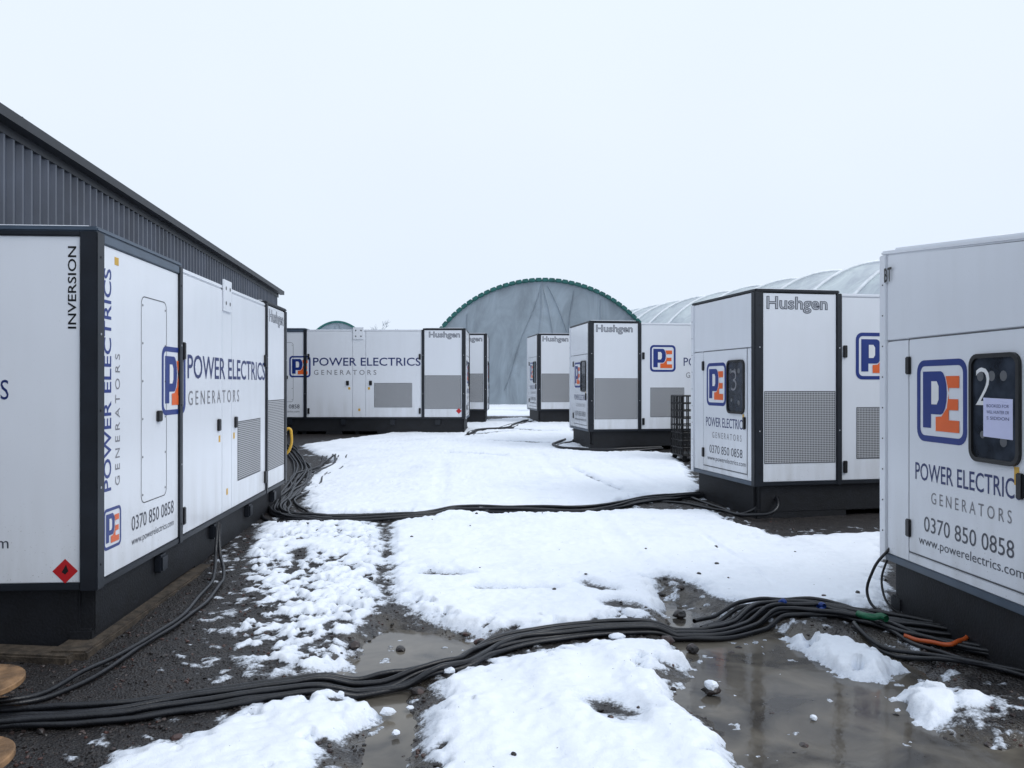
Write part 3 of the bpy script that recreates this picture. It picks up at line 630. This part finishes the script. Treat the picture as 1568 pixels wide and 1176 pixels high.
# ------------------------------------------------------------------ rubble
def stone_mesh(name,items,mat,sub=1):
    bm=bmesh.new(); bmesh.ops.create_icosphere(bm,subdivisions=sub,radius=1); bm.verts.index_update()
    bv=np.array([v.co[:] for v in bm.verts]); bf=np.array([[v.index for v in f.verts] for f in bm.faces]); bm.free()
    V=[];Fc=[];o_=0
    for (x,y,z,s) in items:
        sc_=np.array([s*random.uniform(.7,1.3),s*random.uniform(.7,1.3),s*random.uniform(.45,.85)])
        jit=1+rng.normal(0,.16 if sub==1 else .09,len(bv)); v=bv*jit[:,None]*sc_
        a=random.random()*6.28; c,s_=math.cos(a),math.sin(a)
        v=np.stack([v[:,0]*c-v[:,1]*s_,v[:,0]*s_+v[:,1]*c,v[:,2]],1)+np.array([x,y,z+s*.2]); V.append(v); Fc.append(bf+o_); o_+=len(bv)
    V=np.concatenate(V);Fc=np.concatenate(Fc)
    me=bpy.data.meshes.new(name); me.from_pydata(V.tolist(),[],Fc.tolist()); me.materials.append(mat); 
    ob=bpy.data.objects.new(name,me); col.objects.link(ob); return ob
def stone_mat():
    m,nt,b=mat_new('wet_rubble'); L=nt.links.new
    tc=N(nt,'ShaderNodeTexCoord'); n=N(nt,'ShaderNodeTexVoronoi'); n.inputs['Scale'].default_value=12; L(tc.outputs['Object'],n.inputs['Vector'])
    s=N(nt,'ShaderNodeSeparateColor'); L(n.outputs['Color'],s.inputs[0]); r=N(nt,'ShaderNodeValToRGB'); c=r.color_ramp
    c.elements[0].color=(.008,.007,.007,1); c.elements[1].color=(.10,.088,.083,1); c.elements[0].position=0
    for p_,q_ in ((.4,(.02,.016,.015,1)),(.75,(.04,.028,.026,1)),(.92,(.085,.038,.03,1))): e=c.elements.new(p_); e.color=q_
    L(s.outputs[0],r.inputs[0]); L(r.outputs[0],b.inputs['Base Color']); b.inputs['Roughness'].default_value=.4; return m
smt=stone_mat()
n_=24000
rx=rng.uniform(-3.6,3.2,n_); ry=3.1+ (rng.random(n_)**1.6)*8
mm,pp=fields(rx,ry); hz=heights(rx,ry,mm,pp)
keep=(mm<.0)&(pp<.02)&((rx<-.3)|(rng.random(n_)<.4))
it=[(x,y,z,float(s)) for x,y,z,s in zip(rx[keep],ry[keep],hz[keep],.004+.010*rng.random(keep.sum())**3)]
stone_mesh('gravel',it[:8000],smt)
n_=280
rx=rng.uniform(-2.6,2.6,n_); ry=3.2+rng.random(n_)*6
mm,pp=fields(rx,ry); hz=heights(rx,ry,mm,pp); keep=(mm<.06)|(rng.random(n_)<.15)
big=[(x,y,max(z,-.03),float(s)) for x,y,z,s in zip(rx[keep],ry[keep],hz[keep],.008+.020*rng.random(keep.sum())**2)]
big+=[(-.35,4.45,.02,.05),(-.5,4.3,.0,.035),(-.98,5.0,.02,.045),(-.7,5.05,-.02,.035),(-2.1,7.95,.09,.045),(-.2,5.12,.0,.04),(1.07,4.32,.0,.05),(.66,5.05,.03,.05),(.62,6.1,.06,.03),(1.12,5.0,0,.04),(1.2,5.75,0,.04),(.98,5.1,.02,.04),(-.3,5.3,.0,.03),(.95,6.0,.05,.03)]
stone_mesh('rubble_stones',big,smt,2)
snowm=simple('snow_cap',(.80,.845,.92),.8,.04,6,.4,50)
stone_mesh('snow_clumps',[(1.07,4.32,.03,.035),(.66,5.05,.06,.045),(-.35,4.46,.055,.03)]+[(x,y,z+.0,float(s)) for x,y,z,s in ((-.62,4.02,.01,.03),(-.52,4.1,.0,.02),(-.7,3.95,.0,.025),(.15,5.0,.03,.04),(-.9,4.2,.02,.03),(1.5,4.0,-.01,.02),(-.55,3.8,0,.02))],snowm,2)

# ------------------------------------------------------------------ timber, reels, cage
wood=simple('weathered_timber',(.055,.042,.03),.85,.6,14,.8,40); woodl=simple('plywood_reel',(.22,.125,.06),.7,.6,9,.6,40)
def boxobj(name,par,x0,x1,y0,y1,z0,z1,mt,bv=.01):
    vs,fs=bevbox(x0,x1,y0,y1,z0,z1,bv); me=bpy.data.meshes.new(name); me.from_pydata([tuple(v) for v in vs],[],fs); me.materials.append(mt)
    if par: return child(par,name,me)
    o=bpy.data.objects.new(name,me); col.objects.link(o); return o
tb=boxobj('timber_sleeper',None,-.11,.11,-1.15,1.15,-.03,.09,wood,.012); tb.location=(-2.66,5.85,.0); tb.rotation_euler=(0,.03,.05)
tb=boxobj('timber_sleeper',None,-.09,.09,-.45,.45,-.03,.08,wood,.012); tb.location=(-3.0,4.78,.0); tb.rotation_euler=(0,0,1.45)
def reel(x,y,z,s):
    root=bpy.data.objects.new('wooden_cable_reel',None); root.location=(x,y,z); col.objects.link(root); root.rotation_euler=(.03,-.04,.4)
    for nm,z0,z1,r in (('lower_flange',0,.03,s),('drum',.03,.17,s*.5),('upper_flange',.17,.20,s)):
        bm=bmesh.new(); bmesh.ops.create_cone(bm,cap_ends=True,segments=40,radius1=r,radius2=r,depth=z1-z0)
        bmesh.ops.translate(bm,verts=bm.verts,vec=(0,0,(z0+z1)/2)); bmesh.ops.bevel(bm,geom=[e for e in bm.edges if e.calc_face_angle(0)>1],offset=.005,segments=1,affect='EDGES')
        me=bpy.data.meshes.new(nm); bm.to_mesh(me); bm.free(); me.materials.append(woodl); child(root,nm,me)
    bm=bmesh.new(); bmesh.ops.create_cone(bm,cap_ends=True,segments=20,radius1=s*.2,radius2=s*.2,depth=.01); bmesh.ops.translate(bm,verts=bm.verts,vec=(0,0,.204))
    me=bpy.data.meshes.new('hub'); bm.to_mesh(me); bm.free(); me.materials.append(M['black']); child(root,'hub',me)
reel(-2.64,3.92,.0,.24); reel(-2.15,3.12,.0,.20)
def cage():
    root=bpy.data.objects.new('wire_cage_trolley',None); root.location=(3.02,14.2,.30); col.objects.link(root); root.rotation_euler=(0,0,.15)
    cu=bpy.data.curves.new('wire_frame','CURVE'); cu.dimensions='3D'; cu.bevel_depth=.012; cu.materials.append(M['black'])
    def ln(*p):
        sp=cu.splines.new('POLY'); sp.points.add(len(p)-1)
        for k,q_ in enumerate(p): sp.points[k].co=(*q_,1)
    w,dd,h=.7,.6,1.15
    for k in range(8):
        x=w*k/7; ln((x,0,.1),(x,0,h)); ln((x,dd,.1),(x,dd,h)); y=dd*k/7; ln((0,y,.1),(0,y,h)); ln((w,y,.1),(w,y,h))
    for k in range(9): z=.1+(h-.1)*k/8; ln((0,0,z),(w,0,z),(w,dd,z),(0,dd,z),(0,0,z))
    child(root,'wire_frame',cu)
    boxobj('base_tray',root,0,w,0,dd,.08,.12,M['black'])
    for x in (.05,w-.05):
        for y in (.05,dd-.05):
            bm=bmesh.new(); bmesh.ops.create_cone(bm,cap_ends=True,segments=16,radius1=.045,radius2=.045,depth=.03,matrix=Matrix.Translation((x,y,.045))@Matrix.Rotation(1.57,4,'X'))
            me=bpy.data.meshes.new('castor'); bm.to_mesh(me); bm.free(); me.materials.append(M['black']); child(root,'castor',me)
cage()

# ------------------------------------------------------------------ sky, sun, camera
w=bpy.data.worlds.new("World"); sc.world=w; w.use_nodes=True; nt=w.node_tree; L=nt.links.new
bg=nt.nodes['Background']
sky=N(nt,'ShaderNodeTexSky',sky_type='NISHITA'); sky.sun_disc=False; sky.sun_elevation=math.radians(50); sky.sun_rotation=math.radians(115); sky.air_density=1; sky.dust_density=3
sm=N(nt,'ShaderNodeMixRGB',blend_type='MULTIPLY'); sm.inputs[0].default_value=1; sm.inputs[2].default_value=(.1,.1,.1,1); L(sky.outputs[0],sm.inputs[1])
tc=N(nt,'ShaderNodeTexCoord'); sp=N(nt,'ShaderNodeSeparateXYZ'); L(tc.outputs['Generated'],sp.inputs[0])
rp=N(nt,'ShaderNodeValToRGB'); c=rp.color_ramp; c.elements[0].position=0; c.elements[0].color=(.78,.88,1.02,1); c.elements[1].position=.6; c.elements[1].color=(.85,.945,1.08,1)
e=c.elements.new(.12); e.color=(.80,.895,1.03,1); e=c.elements.new(.3); e.color=(.84,.925,1.05,1)
cn=N(nt,'ShaderNodeTexNoise'); cn.inputs['Scale'].default_value=1.6; cn.inputs['Detail'].default_value=4; L(tc.outputs['Generated'],cn.inputs['Vector'])
cm=N(nt,'ShaderNodeMapRange'); cm.inputs['To Min'].default_value=.97; cm.inputs['To Max'].default_value=1.07; L(cn.outputs['Fac'],cm.inputs[0])
vm=N(nt,'ShaderNodeVectorMath',operation='SCALE'); 
L(sp.outputs['Z'],rp.inputs[0]); L(rp.outputs[0],vm.inputs[0]); L(cm.outputs[0],vm.inputs['Scale'])
mx=N(nt,'ShaderNodeMixRGB'); mx.inputs[0].default_value=.96; L(sm.outputs[0],mx.inputs[1]); L(vm.outputs[0],mx.inputs[2])
L(mx.outputs[0],bg.inputs[0]); bg.inputs[1].default_value=1.0
sd=bpy.data.lights.new('sun','SUN'); sd.energy=1.15; sd.angle=math.radians(25); sd.color=(1,.99,.975)
so=bpy.data.objects.new('sun',sd); col.objects.link(so); so.rotation_euler=(math.radians(42),0,math.radians(68))
cd=bpy.data.cameras.new('camera'); cd.sensor_width=36; cd.lens=28.26; cd.clip_end=5000; cd.clip_start=.05
co=bpy.data.objects.new('camera',cd); col.objects.link(co); co.location=(0,0,1.65); co.rotation_euler=(math.radians(90.05),0,0); sc.camera=co
